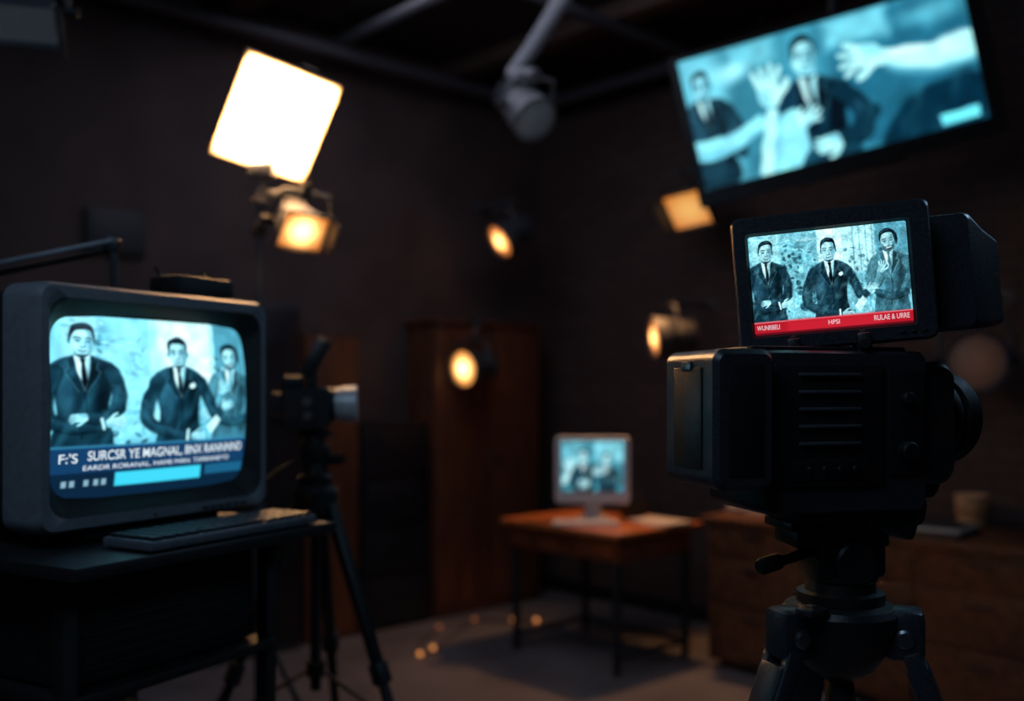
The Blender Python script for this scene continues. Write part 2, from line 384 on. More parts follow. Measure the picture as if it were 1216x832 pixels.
# tube television picture 238 x 230
TV=Pic(238,230,280,270,MID); backdrop(TV,238,230)
TV.rect(60,0,118,150,(150,214,228),14,.7); TV.rect(118,0,185,80,(228,252,255),14,.9); TV.rect(0,0,12,140,(130,196,212),8,.8); TV.rect(50,40,76,120,(150,214,226),10,.5)
figC(TV,213,48,1.28,2); figA(TV,31,32,1.45,2); figB(TV,140,44,1.4,2)
TV.jitter(10,.8); TV.sheen(9,.22,(90,180,205)); TV.mottle(9,.08); TV.grade(1.2,84,(.92,1.04,1.07))
TV.rect(-5,164,245,235,(16,58,98),3); TV.rect(-5,162.5,245,166,(60,150,190),2,.6)
TV.rect(-5,197,245,235,(8,34,58),2); TV.rect(66,199,172,217,(60,205,235),2); TV.rect(178,199,236,213,(24,92,130),2)
for a in (12,20,34,44,52): TV.rect(a,206,a+5,214,(160,205,220),1.5,.8)
# wall television picture 340 x 160
WT=Pic(340,160,300,150,(70,140,160))
WT.rect(0,0,60,160,(120,186,200),24); WT.rect(50,0,130,160,(58,118,136),24); WT.rect(170,0,345,160,(40,100,122),24); WT.rect(176,0,250,36,(120,190,204),14); WT.rect(60,0,116,30,(110,176,190),14)
WT.ell(60,30,20,10,(170,222,230),12); WT.ell(300,24,34,12,(90,160,178),14); WT.ell(270,118,34,14,(34,86,104),14); WT.ell(320,112,20,20,(30,74,92),12)
head(WT,22,38,1.2,soft=2,c=(130,186,198)); torso(WT,22,38,1.2,soft=2); sleeve(WT,22,38,1.2,[(21,28),(27,48),(26,70)],7,6,soft=2)
head(WT,148,36,1.7,soft=2,c=(160,214,222),sh=(80,136,152)); torso(WT,148,36,1.75,soft=2,c=(14,38,52))
sleeve(WT,148,36,1.75,[(20,28),(30,42),(27,58),(14,62)],7,5,(18,46,60),2)
PH=(190,242,250); PS=(96,164,182)
WT.line([(-4,112),(40,112),(80,98)],13,(150,216,228),3,1,9); WT.line([(0,120),(44,120),(76,108)],3,PS,6,.7)
WT.poly([(84,160),(98,110),(116,92),(132,100),(128,160)],(150,214,226),3)
WT.line([(80,158),(90,118),(98,90)],9,PH,2.5,1,7); WT.line([(88,156),(99,118),(104,98)],2.5,PS,5,.7)
hand(WT,100,68,-88,3.0,PH,PS,spread=16,soft=1.6,flip=-1)
hand(WT,134,110,-30,1.9,PH,PS,spread=10,soft=1.6)
WT.line([(350,70),(300,74),(252,64),(232,58)],17,PH,3,1,10); WT.line([(350,86),(290,90),(240,74)],4,PS,6,.8); WT.line([(330,56),(290,60),(250,56)],3,(230,252,255),6,.7)
hand(WT,222,54,186,3.1,PH,PS,spread=17,soft=1.6,curl=-10)
WT.poly([(118,160),(138,140),(175,144),(190,152),(190,168),(116,168)],(26,64,80),3)
WT.line([(215,118),(190,134),(172,140)],9,(20,50,64),2.5,1,8); hand(WT,162,142,170,2.1,PH,PS,spread=5,curl=25,soft=1.6)
WT.poly([(232,136),(262,112),(300,104),(345,110),(345,170),(222,170)],(14,46,62),8)
WT.rect(286,142,330,156,(120,220,240),2); WT.jitter(14,2); WT.sheen(14,.14,(100,190,210)); WT.mottle(14,.08); WT.grade(1.15,90,(.92,1.04,1.06))
# desk computer picture 74x64
IM=Pic(74,64,120,100,(60,128,146))
IM.rect(0,0,30,34,(100,170,186),6); IM.rect(40,0,74,26,(120,190,204),6); IM.ell(56,52,14,9,(90,160,176),5)
head(IM,27,20,.62,soft=1); torso(IM,27,20,.62,soft=1); sleeve(IM,27,20,.62,[(-21,28),(-28,50),(-8,62)],6,5,soft=1)
head(IM,54,24,.55,soft=1); torso(IM,54,24,.55,soft=1); sleeve(IM,54,24,.55,[(21,28),(28,50),(8,62)],6,5,soft=1)
hand(IM,10,34,-60,1.1,soft=1); IM.line([(4,52),(9,38)],3.4,SK,1); hand(IM,41,40,-20,.9,soft=1); hand(IM,30,52,160,.9,soft=1)
IM.sheen(8,.3); IM.mottle(6,.15); IM.grade(1.15)

def screenmat(name,strength,tint=(1,1,1),rough=.25):
    m=bpy.data.materials.new(name); m.use_nodes=True
    nt=m.node_tree; b=nt.nodes['Principled BSDF']; b.inputs['Base Color'].default_value=(.01,.012,.015,1); b.inputs['Roughness'].default_value=rough
    a=nt.nodes.new('ShaderNodeAttribute'); a.attribute_name='pic'
    mx=nt.nodes.new('ShaderNodeMix'); mx.data_type='RGBA'; mx.blend_type='MULTIPLY'; mx.inputs[0].default_value=1
    nt.links.new(a.outputs['Color'],mx.inputs[6]); mx.inputs[7].default_value=(*tint,1)
    nt.links.new(mx.outputs[2],b.inputs['Emission Color']); b.inputs['Emission Strength'].default_value=strength
    return m
def screen(name,pic,w,h,m,cx=0,cz=0,y=0,bulge=0):
    nx,ny=pic.nx,pic.ny
    U,V=np.meshgrid(np.linspace(-1,1,nx),np.linspace(1,-1,ny))
    P=np.stack([cx+U*w/2,y-bulge*(1-.5*(U**2+V**2)),cz+V*h/2],-1).reshape(-1,3)
    idx=np.arange(nx*ny).reshape(ny,nx)
    f=np.stack([idx[1:,:-1],idx[1:,1:],idx[:-1,1:],idx[:-1,:-1]],-1).reshape(-1,4)
    me=bpy.data.meshes.new(name); M=np.array(F)
    P=P@M[:3,:3].T+M[:3,3]
    me.vertices.add(len(P)); me.vertices.foreach_set('co',P.ravel().astype(np.float32))
    me.loops.add(f.size); me.loops.foreach_set('vertex_index',f.ravel().astype(np.int32))
    me.polygons.add(len(f)); me.polygons.foreach_set('loop_start',np.arange(0,f.size,4,dtype=np.int32))
    try: me.polygons.foreach_set('loop_total',np.full(len(f),4,dtype=np.int32))
    except Exception: pass
    me.update(calc_edges=True)
    at=me.color_attributes.new('pic','FLOAT_COLOR','POINT')
    col=np.ones((nx*ny,4),np.float32); col[:,:3]=s2l(np.clip(pic.img,0,255)).reshape(-1,3)
    at.data.foreach_set('color',col.ravel())
    return emit_obj(name,me,m)
def text(name,s,cx,cz,w,h,y,m,bend=None,bold=0):
    c=bpy.data.curves.new(name,'FONT'); c.body=s; c.offset=bold
    o=bpy.data.objects.new('tmp',c); scene.collection.objects.link(o)
    dg=bpy.context.evaluated_depsgraph_get(); me=bpy.data.meshes.new_from_object(o.evaluated_get(dg))
    bpy.data.objects.remove(o)
    n=len(me.vertices); P=np.zeros(n*3,np.float32); me.vertices.foreach_get('co',P); P=P.reshape(-1,3)
    mn,mx=P.min(0),P.max(0)
    X=(P[:,0]-(mn[0]+mx[0])/2)/(mx[0]-mn[0])*w+cx; Z=(P[:,1]-(mn[1]+mx[1])/2)/(mx[1]-mn[1])*h+cz
    Y=np.full(n,y) if bend is None else np.array([bend(a,b) for a,b in zip(X,Z)])
    Q=np.stack([X,Y,Z],-1); M=np.array(F); Q=Q@M[:3,:3].T+M[:3,3]
    me.vertices.foreach_set('co',Q.ravel().astype(np.float32)); me.name=name; me.materials.clear(); me.update()
    return emit_obj(name,me,m)
def hotquad(name,w,h,y,m,n=14,cx=0,cz=0,rnd=False,off=(0,0)):
    """emissive diffuser in the local XZ plane with 'hot' attribute"""
    bm=bmesh.new(); V=[];H=[]
    if not rnd:
        for j in range(n+1):
            for i in range(n+1):
                u,v=-1+2*i/n,-1+2*j/n; V.append(bm.verts.new((cx+u*w/2,y,cz+v*h/2))); H.append(max(0,1-math.hypot(u-off[0],v-off[1])/1.35))
        for j in range(n):
            for i in range(n):
                a=j*(n+1)+i; bm.faces.new((V[a],V[a+1],V[a+n+2],V[a+n+1]))
    else:
        V.append(bm.verts.new((cx,y-.12*w,cz))); H.append(1); N=36
        for k in range(1,7):
            for i in range(N):
                q=k/6; V.append(bm.verts.new((cx+q*w/2*math.cos(2*math.pi*i/N),y-.12*w*(1-q*q),cz+q*w/2*math.sin(2*math.pi*i/N)))); H.append(1-q)
        for i in range(N): bm.faces.new((V[0],V[1+i],V[1+(i+1)%N]))
        for k in range(5):
            for i in range(N):
                a=1+k*N; b=a+N; j=(i+1)%N; bm.faces.new((V[a+i],V[b+i],V[b+j],V[a+j]))
    o=finish(bm,name,m); at=o.data.attributes.new('hot','FLOAT','POINT'); at.data.foreach_set('value',H)
    return o

def frame(loc,yaw=0,pitch=0,roll=0):
    return Matrix.Translation(loc)@Matrix.Rotation(rad(yaw),4,'Z')@Matrix.Rotation(rad(pitch),4,'X')@Matrix.Rotation(rad(roll),4,'Y')
def look(loc,d,roll=0):
    """frame whose local -Y points along d"""
    d=Vector(d).normalized(); y=-d; x=y.cross(Vector((0,0,1))).normalized(); z=x.cross(y)
    R=Matrix((x,y,z)).transposed().to_4x4()
    return Matrix.Translation(loc)@R@Matrix.Rotation(rad(roll),4,'Y')
def lamp_data(name,kind,energy,col,M,parent,**k):
    l=bpy.data.lights.new(name,kind); l.energy=energy; l.color=s2l(col)
    for a,b in k.items(): setattr(l,a,b)
    o=bpy.data.objects.new(name,l); scene.collection.objects.link(o)
    if parent: o.parent=parent; o.matrix_parent_inverse=Matrix.Translation(-Vector(parent.location))
    o.matrix_basis=M
    return o

# ================================================================ STUDIO CAMERA (right, in focus)
CX,CY=.485,1.5
cam=group('studio_video_camera',(CX,CY,1.31))
F=frame((CX,CY,0),15)
BX=-.034
loft('body_shell',[rr(.254,.222,.012,-.088,BX,1.437),rr(.262,.23,.016,-.082,BX,1.437),rr(.262,.23,.016,.080,BX,1.437),rr(.254,.222,.012,.086,BX,1.437)],[CAMB],cap0=True,cap1=True)
box('side_panel',(BX-.032,-.090,1.447),(.175,.008,.172),CAMD,.004)
for i,z in enumerate((1.518,1.494,1.470,1.446,1.422)):
    box(f'rib_{i}',(BX-.034,-.0965,z),(.098,.007,.005),CAMR,.002)
box('side_lower_panel',(BX-.032,-.095,1.386),(.12,.004,.03),CAMD,.002)
for i in range(4): cyl(f'button_{i}',(BX-.067+.024*i,-.096,1.386),(BX-.067+.024*i,-.101,1.386),.005,BLACK2)
box('side_door',(BX+.092,-.090,1.45),(.06,.007,.15),CAMD,.003)
cyl('side_knob',(BX+.09,-.092,1.41),(BX+.09,-.108,1.41),.013,BLACK2)
cyl('side_dial',(BX+.09,-.092,1.485),(BX+.09,-.104,1.485),.009,BLACK2)
box('top_plate',(BX-.01,0,1.555),(.25,.12,.008),CAMD,.003)
box('base_skid',(BX+.03,0,1.316),(.17,.11,.022),BLACK,.004)
box('underside_block',(BX+.085,-.01,1.312),(.09,.13,.05),CAMD,.008,(0,rad(18),0))
QX=-.212
loft('battery_block',[rr(.076,.176,.012,-.122,QX,1.457),rr(.09,.19,.018,-.114,QX,1.457),rr(.09,.19,.018,.034,QX,1.457),rr(.076,.176,.012,.042,QX,1.457)],[CAMB],cap0=True,cap1=True)
box('battery_inset',(QX-.0455,-.04,1.458),(.004,.09,.140),CAMD,.002)
box('battery_latch',(QX-.0475,-.04,1.53),(.004,.03,.012),METAL,.001)
box('battery_seam',(QX,-.1225,1.457),(.052,.003,.15),CAMD,.0015)
# stepped front housing with a short hooded lens, all matte black
loft('front_housing',[rr(.055,.165,.024,-.080,.121,1.448),rr(.068,.180,.030,-.072,.121,1.448),rr(.068,.180,.030,.070,.121,1.448),rr(.055,.165,.024,.078,.121,1.448)],[BLACK],cap0=True,cap1=True)
box('front_step',(.118,-.005,1.372),(.062,.12,.07),BLACK2,.018,(0,rad(20),0))
box('front_chin',(.075,-.005,1.325),(.10,.11,.05),BLACK2,.016,(0,rad(14),0))
lathe('lens_barrel',(.150,.01,1.452),(1,.35,0),[(0,.066),(.008,.070),(.020,.070),(.022,.064),(.036,.064),(.038,.070),(.062,.074),(.065,.070),(.045,.05),(.045,0)],BLACK2,48)
lathe('lens_glass',(.192,.0247,1.452),(1,.35,0),[(0,.048),(.006,.035),(.008,0)],GLASS)
lathe('sound_connector',(.06,.03,1.558),(0,0,1),[(0,.012),(.012,.012),(.013,.009),(.022,.009)],METAL)
# viewfinder monitor
F=frame((.466,1.45,1.660),-13,0,-4.5)
loft('viewfinder_bezel',[rr(.276,.200,.012,.030),rr(.276,.200,.012,-.004),rr(.270,.194,.012,-.009),rr(.229,.154,.005,-.009,-.004,-.002),rr(.223,.148,.003,-.002,-.004,-.002),rr(.220,.146,.003,-.0005,-.004,-.002)],[CAMB,BLACK2],bands=[0,0,0,1,1],cap0=True)
VFM=screenmat('viewfinder_display',1.1)
VW,VH,VX=.223,.149,-.004
screen('viewfinder_display',VF,VW,VH,VFM,VX,-.002,-.001)
def vt(u,v): return (VX-VW/2+VW*u/185, -.002+VH/2-VH*v/125)
for i,(s_,u,v,w,h) in enumerate((("WUNRBELI",17,115,27,6.0),("HPSI",94,114.8,13,5.6),("RULAE & URRE",160,114.5,40,6.4),)):
    a,b=vt(u,v); text(f'caption_{i}',s_,a,b,VW*w/185,VH*h/125,-.0022,TXR,None,.012)
loft('viewfinder_rear',[rr(.256,.182,.012,.028),rr(.262,.19,.014,.05,.006),rr(.22,.165,.014,.075,.035,-.004)],[CAMD],cap0=True,cap1=True)
loft('viewfinder_housing',[rr(.20,.165,.012,.050,.100,-.002),rr(.208,.172,.012,.058,.102,-.004),rr(.185,.154,.012,.12,.144,-.010),rr(.165,.136,.010,.17,.183,-.014),rr(.155,.126,.010,.175,.183,-.014)],[CAMB],cap0=True,cap1=True)
for i in range(5): box(f'housing_vent_{i}',(.13,.08+.014*i-.02,.076-.0012*i),(.08,.005,.004),BLACK2,.001)
for i,x in enumerate((-.062,.035)):
    cyl(f'yoke_post_{i}',(x,-.004,-.125),(x,-.004,-.080),.008,BLACK)
    box(f'yoke_clamp_{i}',(x,-.016,-.100),(.020,.018,.032),BLACK,.004)
    lathe(f'yoke_knob_{i}',(x,-.022,-.1),(0,-1,0),[(0,.007),(.002,.009),(.007,.009),(.009,.007)],RUB,16)
for i in range(3): box(f'menu_button_{i}',(.09+.014*i,-.0095,-.0875),(.008,.003,.005),BLACK2,.001)

# tripod of the studio camera
tri=group('tripod',(CX,CY,0))
F=frame((CX,CY,0),8)
box('quick_plate',(-.005,0,1.297),(.17,.10,.014),CAMD,.003)
box('plate_carrier',(-.005,0,1.279),(.145,.085,.028),BLACK,.005)
box('tilt_housing',(.01,0,1.245),(.11,.085,.055),BLACK,.012)
lathe('tilt_drum',(.01,-.055,1.243),(0,1,0),[(0,.028),(.004,.032),(.106,.032),(.11,.028)],CAMD)
lathe('drag_ring',(.01,0,1.176),(0,0,1),[(0,.060),(.004,.064),(.018,.064),(.02,.052),(.034,.050),(.038,.054),(.046,.054)],BLACK,48)
cyl('pan_handle',(-.03,-.02,1.262),(-.125,-.045,1.243),.0075,BLACK)
lathe('handle_grip',(-.10,-.038,1.249),(-.095,-.025,-.019),[(0,.009),(.006,.0125),(.034,.0125),(.04,.009)],RUB)
lathe('bowl',(.01,0,1.06),(0,0,1),[(0,.02),(.02,.05),(.05,.070),(.085,.084),(.105,.086),(.114,.080),(.120,.06)],CAMD,48)
lathe('bowl_clamp',(.01,0,.99),(0,0,1),[(0,.012),(.01,.022),(.05,.022),(.07,.018)],RUB)
for k,a in enumerate((192,-28,90)):
    c,s_=math.cos(rad(a)),math.sin(rad(a)); px,py=.01+c*.09,s_*.09
    tx=(-s_,c,0)
    box(f'shoulder_{k}',(px,py,1.138),(.056,.060,.075),CAMB,.012,(0,0,rad(a)))
    lathe(f'shoulder_bolt_{k}',(px-.036*tx[0],py-.036*tx[1],1.135),(tx[0],tx[1],0),[(0,.010),(.003,.014),(.069,.014),(.072,.010)],METAL)
    fx,fy=.01+c*.50,s_*.50
    top=Vector((px+c*.008,py+s_*.008,1.115)); foot=Vector((fx,fy,.02)); kn=top.lerp(foot,.42); k2=top.lerp(foot,.72)
    for e in (-1,1):
        off=Vector(tx)*.024*e
        beam(f'leg_{k}_rail_{"ab"[e>0]}',top+off,kn+off,.018,.026,CAMB,side=tx,bev=.004)
    beam(f'leg_{k}_upper_pad',top.lerp(kn,.05),top.lerp(kn,.36),.056,.034,CAMB,.050,.030,side=tx,bev=.006)
    beam(f'leg_{k}_mid',top.lerp(foot,.30),k2,.024,.018,BLACK2,side=tx)
    beam(f'leg_{k}_lock',top.lerp(foot,.40),top.lerp(foot,.45),.07,.04,CAMD,side=tx,bev=.006)
    beam(f'leg_{k}_low',top.lerp(foot,.68),foot,.018,.014,BLACK2,side=tx)
    lathe(f'foot_{k}',(fx,fy,0),(0,0,1),[(0,.025),(.012,.028),(.03,.016)],RUB,20)
box('level_housing',(-.065,-.066,1.180),(.04,.03,.010),CAMB,.003,(0,0,rad(25)))
lathe('bubble_level',(-.065,-.066,1.184),(0,0,1),[(0,.009),(.004,.009),(.005,.006)],METAL,20)

# ================================================================ TUBE TELEVISION (left)
YAWT=60.66
TC=(-.6925,2.0)
crt=group('crt_television',(TC[0],TC[1],1.235))
F=frame((TC[0],TC[1],1.235),YAWT)
cz=.228
loft('cabinet_front',[rr(.574,.456,.030,.10,0,cz),rr(.574,.456,.030,.014,0,cz),rr(.560,.442,.026,0,0,cz),rr(.530,.402,.040,0,0,cz),rr(.516,.384,.044,.008,0,cz),rr(.478,.336,.040,.034,0,cz)],[GREYP,BLACK2],bands=[0,0,0,1,1],cap0=True)
loft('cabinet_rear',[rr(.556,.440,.03,.095,0,cz),rr(.550,.436,.03,.20,0,cz),rr(.47,.39,.03,.27,0,cz+.015),rr(.36,.32,.03,.44,0,cz+.02),rr(.34,.30,.03,.45,0,cz+.02)],[DGREY],cap0=True,cap1=True)
B0,BW,BH=.040,.486,.344
CRM=screenmat('picture_tube',1.2)
screen('picture_tube',TV,BW,BH,CRM,0,cz,B0,.030)
def bend(x,z):
    u,v=x/(BW/2),(z-cz)/(BH/2); return B0-.030*(1-.5*(u*u+v*v))-.0015
def tt(u,v): return (-BW/2+BW*u/238,cz+BH/2-BH*v/230)
for i,(s_,u,v,w,h,bo) in enumerate((("F:'S",17,178,18,12,.005),("SURCSR YE MAGNAL, BNX RANNNND",134,177,196,14,.006),("EARDR RORANAL, HAMS MAN. TARRANEYO",122,191.5,180,7.0,.0))):
    a,b=tt(u,v); text(f'caption_{i}',s_,a,b,BW*w/238,BH*h/230,0,TXT,bend,bo)
for i in range(6): box(f'front_button_{i}',(.10+.022*i,-.001,.014),(.014,.006,.006),DGREY,.001)
box('power_lamp',(-.03,-.001,.014),(.006,.004,.004),DGREY,.001)
for i in range(9): box(f'side_vent_{i}',(-.279,.16,.12+.026*i),(.004,.07,.008),BLACK2,.001)
box('swivel_base',(0,.17,-.012),(.34,.28,.026),BLACK2,.008)
# cart with shelf and the equipment built into it
cart=group('equipment_cart',(TC[0],TC[1],0))
F=frame((TC[0],TC[1],0),YAWT)
box('top_shelf',(-.02,.13,1.195),(.66,.62,.024),BLACK,.004)
box('mid_shelf',(-.02,.17,.62),(.52,.48,.022),BLACK2,.003)
box('low_shelf',(-.02,.17,.16),(.52,.48,.022),BLACK2,.003)
for i,(x,y) in enumerate(((-.27,-.05),(.23,-.05),(-.27,.39),(.23,.39))):
    box(f'post_{i}',(x,y,.63),(.03,.03,1.11),BLACK2,.003)
    lathe(f'caster_{i}',(x-.012,y,.04),(1,0,0),[(0,.03),(.004,.04),(.02,.04),(.024,.03)],RUB,20)
    box(f'caster_fork_{i}',(x,y,.078),(.02,.03,.02),METAL,.002)
box('back_panel',(-.02,.40,.65),(.50,.015,1.0),BLACK2,.002)
box('recorder_housing',(-.02,.17,.702),(.44,.36,.14),BLACK,.006)
box('recorder_tape_slot',(-.06,-.012,.735),(.22,.006,.03),BLACK2,.001)
for i in range(6): cyl(f'recorder_knob_{i}',(-.2+.05*i,-.008,.68),(-.2+.05*i,-.022,.68),.012,DGREY)
box('amplifier_housing',(-.02,.17,1.06),(.46,.40,.20),BLACK,.006)
for i in range(7): box(f'amplifier_slot_{i}',(-.02,-.032,.99+.02*i),(.40,.006,.006),BLACK2,.001)
box('amplifier_shelf',(-.02,.17,.945),(.52,.48,.02),BLACK2,.003)
box('mixer_housing',(-.02,.17,.251),(.44,.36,.16),BLACK,.006)
for i in range(12): box(f'mixer_fader_{i}',(-.2+.033*i,-.012,.25),(.008,.01,.02),GREYM,.001)
kb=group('keyboard',(TC[0],TC[1],1.209))
F=frame((TC[0]+.872*.11,TC[1]-.49*.11,1.2085),YAWT)
box('base',(.03,.0,.011),(.44,.13,.018),GREYM,.004)
for r_ in range(5):
    for c_ in range(15):
        if r_==0 and 3<c_<10:
            if c_==6: box('space_bar',(.03-.2+.0285*6.5,-.05,.023),(.16,.018,.008),DGREY,.002)
            continue
        box(f'key_{r_}_{c_}',(.03-.2+.0285*c_,-.05+.0235*r_,.023),(.023,.019,.008),DGREY,.002)
# things on top of the set
arm=group('jointed_lamp_arm',(-.87,2.12,1.68))
F=Matrix.Identity(4)
lathe('base',(-.85,2.13,1.688),(0,0,1),[(0,.04),(.006,.042),(.014,.03),(.02,.012)],BLACK2)
cyl('post',(-.85,2.13,1.70),(-.852,2.13,1.80),.009,DGREY)
box('joint',(-.855,2.13,1.806),(.035,.028,.03),DGREY,.006,(0,rad(15),0))
beam('arm_upper',(-.85,2.118,1.812),(-1.17,2.06,1.735),.010,.012,GREYM,side=(0,1,0))
beam('arm_lower',(-.85,2.142,1.797),(-1.17,2.084,1.72),.010,.012,DGREY,side=(0,1,0))
lathe('shade',(-1.16,2.07,1.735),(-1,-.1,-.35),[(0,.015),(.02,.03),(.09,.06),(.088,.056),(.02,.026)],DGREY)
tx_=group('wireless_receiver',(-.735,2.28,1.68))
F=frame((-.735,2.24,1.6935),YAWT)
box('housing',(.02,.0,.03),(.16,.10,.045),BLACK2,.006)
box('rubber_feet',(.02,0,.004),(.13,.08,.008),RUB,.001)
for e in (-1,1): cyl(f'antenna_{e+1}',(.02+.06*e,.03,.05),(.02+.072*e,.035,.075),.004,BLACK2)

# ================================================================ SECOND CAMERA ON TRIPOD (mid left)
X2,Y2=-.572,2.9
vc=group('camcorder',(X2,Y2,1.38)); F=frame((X2,Y2,0),8)
loft('body',[rr(.13,.115,.016,-.055,-.025,1.44),rr(.14,.125,.02,-.048,-.025,1.44),rr(.14,.125,.02,.05,-.025,1.44),rr(.13,.115,.016,.057,-.025,1.44)],[CAMD],cap0=True,cap1=True)
lathe('lens',(.045,0,1.452),(1,0,0),[(-.02,.042),(0,.044),(.002,.047),(.03,.047),(.032,.052),(.072,.054),(.075,.048),(.06,.04),(.06,0)],LENSG,40)
lathe('lens_band',(.045,0,1.452),(1,0,0),[(-.005,.048),(.012,.0485)],BLACK2,40)
box('handle_post',(-.01,0,1.52),(.03,.03,.07),BLACK2,.006)
beam('carry_handle',(-.03,0,1.53),(.03,0,1.64),.034,.045,BLACK,side=(0,1,0),bev=.008)
box('eyepiece',(-.06,-.035,1.515),(.06,.045,.04),BLACK2,.01)
box('battery',(-.108,0,1.44),(.03,.07,.09),BLACK2,.006)
for i,z in enumerate((1.42,1.46)): cyl(f'dial_{i}',(-.02,-.054,z),(-.02,-.066,z),.013,METAL)
t2=group('tripod.001',(X2,Y2,0)); F=frame((X2,Y2,0),0)
box('plate',(0,0,1.365),(.09,.06,.02),BLACK,.004)
lathe('ball_head',(0,0,1.22),(0,0,1),[(0,.05),(.02,.054),(.03,.04),(.06,.035),(.075,.045),(.105,.045),(.12,.03),(.138,.028)],CAMD,36)
cyl('tension_knob',(.03,-.01,1.29),(.085,-.03,1.295),.016,BLACK)
tube('pan_bar',[(-.02,-.02,1.30),(-.08,-.06,1.27),(-.14,-.1,1.22)],.007,BLACK2)
lathe('crown',(0,0,1.13),(0,0,1),[(0,.035),(.015,.062),(.07,.066),(.09,.05),(.1,.04)],DGREY,36)
cyl('centre_column',(0,0,.62),(0,0,1.14),.016,DGREY)
lathe('column_hub',(0,0,.66),(0,0,1),[(0,.024),(.004,.028),(.04,.028),(.044,.024)],BLACK2)
for k,a in enumerate((210,-30,90)):
    c,s_=math.cos(rad(a)),math.sin(rad(a)); tp=Vector((c*.055,s_*.055,1.165)); ft=Vector((c*.50,s_*.50,.02)); tx=(-s_,c,0)
    beam(f'leg_{k}_upper',tp,tp.lerp(ft,.42),.042,.030,BLACK,.036,.026,side=tx,bev=.006)
    beam(f'leg_{k}_clamp',tp.lerp(ft,.38),tp.lerp(ft,.43),.05,.038,DGREY,side=tx,bev=.006)
    beam(f'leg_{k}_middle',tp.lerp(ft,.42),tp.lerp(ft,.74),.028,.02,DGREY,side=tx)
    beam(f'leg_{k}_clamp_low',tp.lerp(ft,.71),tp.lerp(ft,.75),.038,.03,BLACK,side=tx,bev=.005)
    beam(f'leg_{k}_lower',tp.lerp(ft,.74),ft,.02,.015,DGREY,side=tx)
    lathe(f'foot_{k}',(ft.x,ft.y,0),(0,0,1),[(0,.02),(.01,.024),(.028,.014)],RUB,16)
    cyl(f'brace_{k}',(c*.02,s_*.02,.68),tp.lerp(ft,.52),.006,DGREY)

# ================================================================ LIGHT STAND with panel + flood
PX,PY=-.939,3.7
ls=group('light_stand',(PX,PY,0)); F=frame((PX,PY,0),0)
cyl('pole_lower',(0,0,.12),(0,0,1.1),.019,LAMPG); cyl('pole_mid',(0,0,1.05),(0,0,1.75),.015,LAMPG); cyl('pole_top',(0,0,1.7),(0,0,2.30),.012,LAMPG)
for i,z in enumerate((1.08,1.72,2.06)): lathe(f'collar_{i}',(0,0,z),(0,0,1),[(0,.022),(.003,.026),(.04,.026),(.043,.022)],BLACK2)
for i,z in enumerate((1.1,1.74)): cyl(f'collar_knob_{i}',(0,-.02,z),(.0,-.05,z),.012,BLACK2)
for k,a in enumerate((100,220,340)):
    c,s_=math.cos(rad(a)),math.sin(rad(a))
    beam(f'leg_{k}',(c*.02,s_*.02,.6),(c*.36,s_*.36,.012),.022,.014,DGREY,side=(-s_,c,0)); cyl(f'leg_brace_{k}',(c*.02,s_*.02,.2),(c*.2,s_*.2,.28),.007,DGREY)
box('panel_bracket',(.01,0,2.305),(.09,.06,.05),LAMPG,.008)
beam('tilt_arm',(.01,0.03,2.30),(.05,.06,2.42),.05,.02,DGREY)
PM=glow('panel_diffuser',(255,246,220),(236,166,92),1.22)
WRIM=mat('warm_rim',(190,160,120),.4)
pl=group('led_panel_light',(PX+.07,PY,2.49))
F=look((PX+.070,PY-.03,2.488),(.45,-.68,-.50),11)
PW,PH_=.365,.38
box('frame',(0,.022,0),(PW+.01,.038,PH_+.01),DGREY,.008)
hotquad('diffuser',PW,PH_,.0005,PM,20,off=(-.1,.15))
for i,(x,z,w,h) in enumerate(((0,PH_/2+.003,PW+.018,.012),(0,-PH_/2-.003,PW+.018,.012),(PW/2+.003,0,.012,PH_+.01),(-PW/2-.003,0,.012,PH_+.01))):
    box(f'rim_{i}',(x,.004,z),(w,.018,h),WRIM,.003)
for i in range(6): box(f'heat_fin_{i}',(-.1+.04*i,.05,0),(.006,.03,.25),DGREY,.001)
box('hanger_tab',(.05,.01,PH_/2+.015),(.06,.012,.03),DGREY,.003)
lamp_data('panel_glow','AREA',48,(255,205,150),F@Matrix.Translation((0,-.02,0))@Matrix.Rotation(rad(90),4,'X'),pl,size=.34,shape='RECTANGLE',size_y=.34)
bpy.data.lights['panel_glow'].energy=48
bpy.data.objects['panel_glow'].visible_camera=True

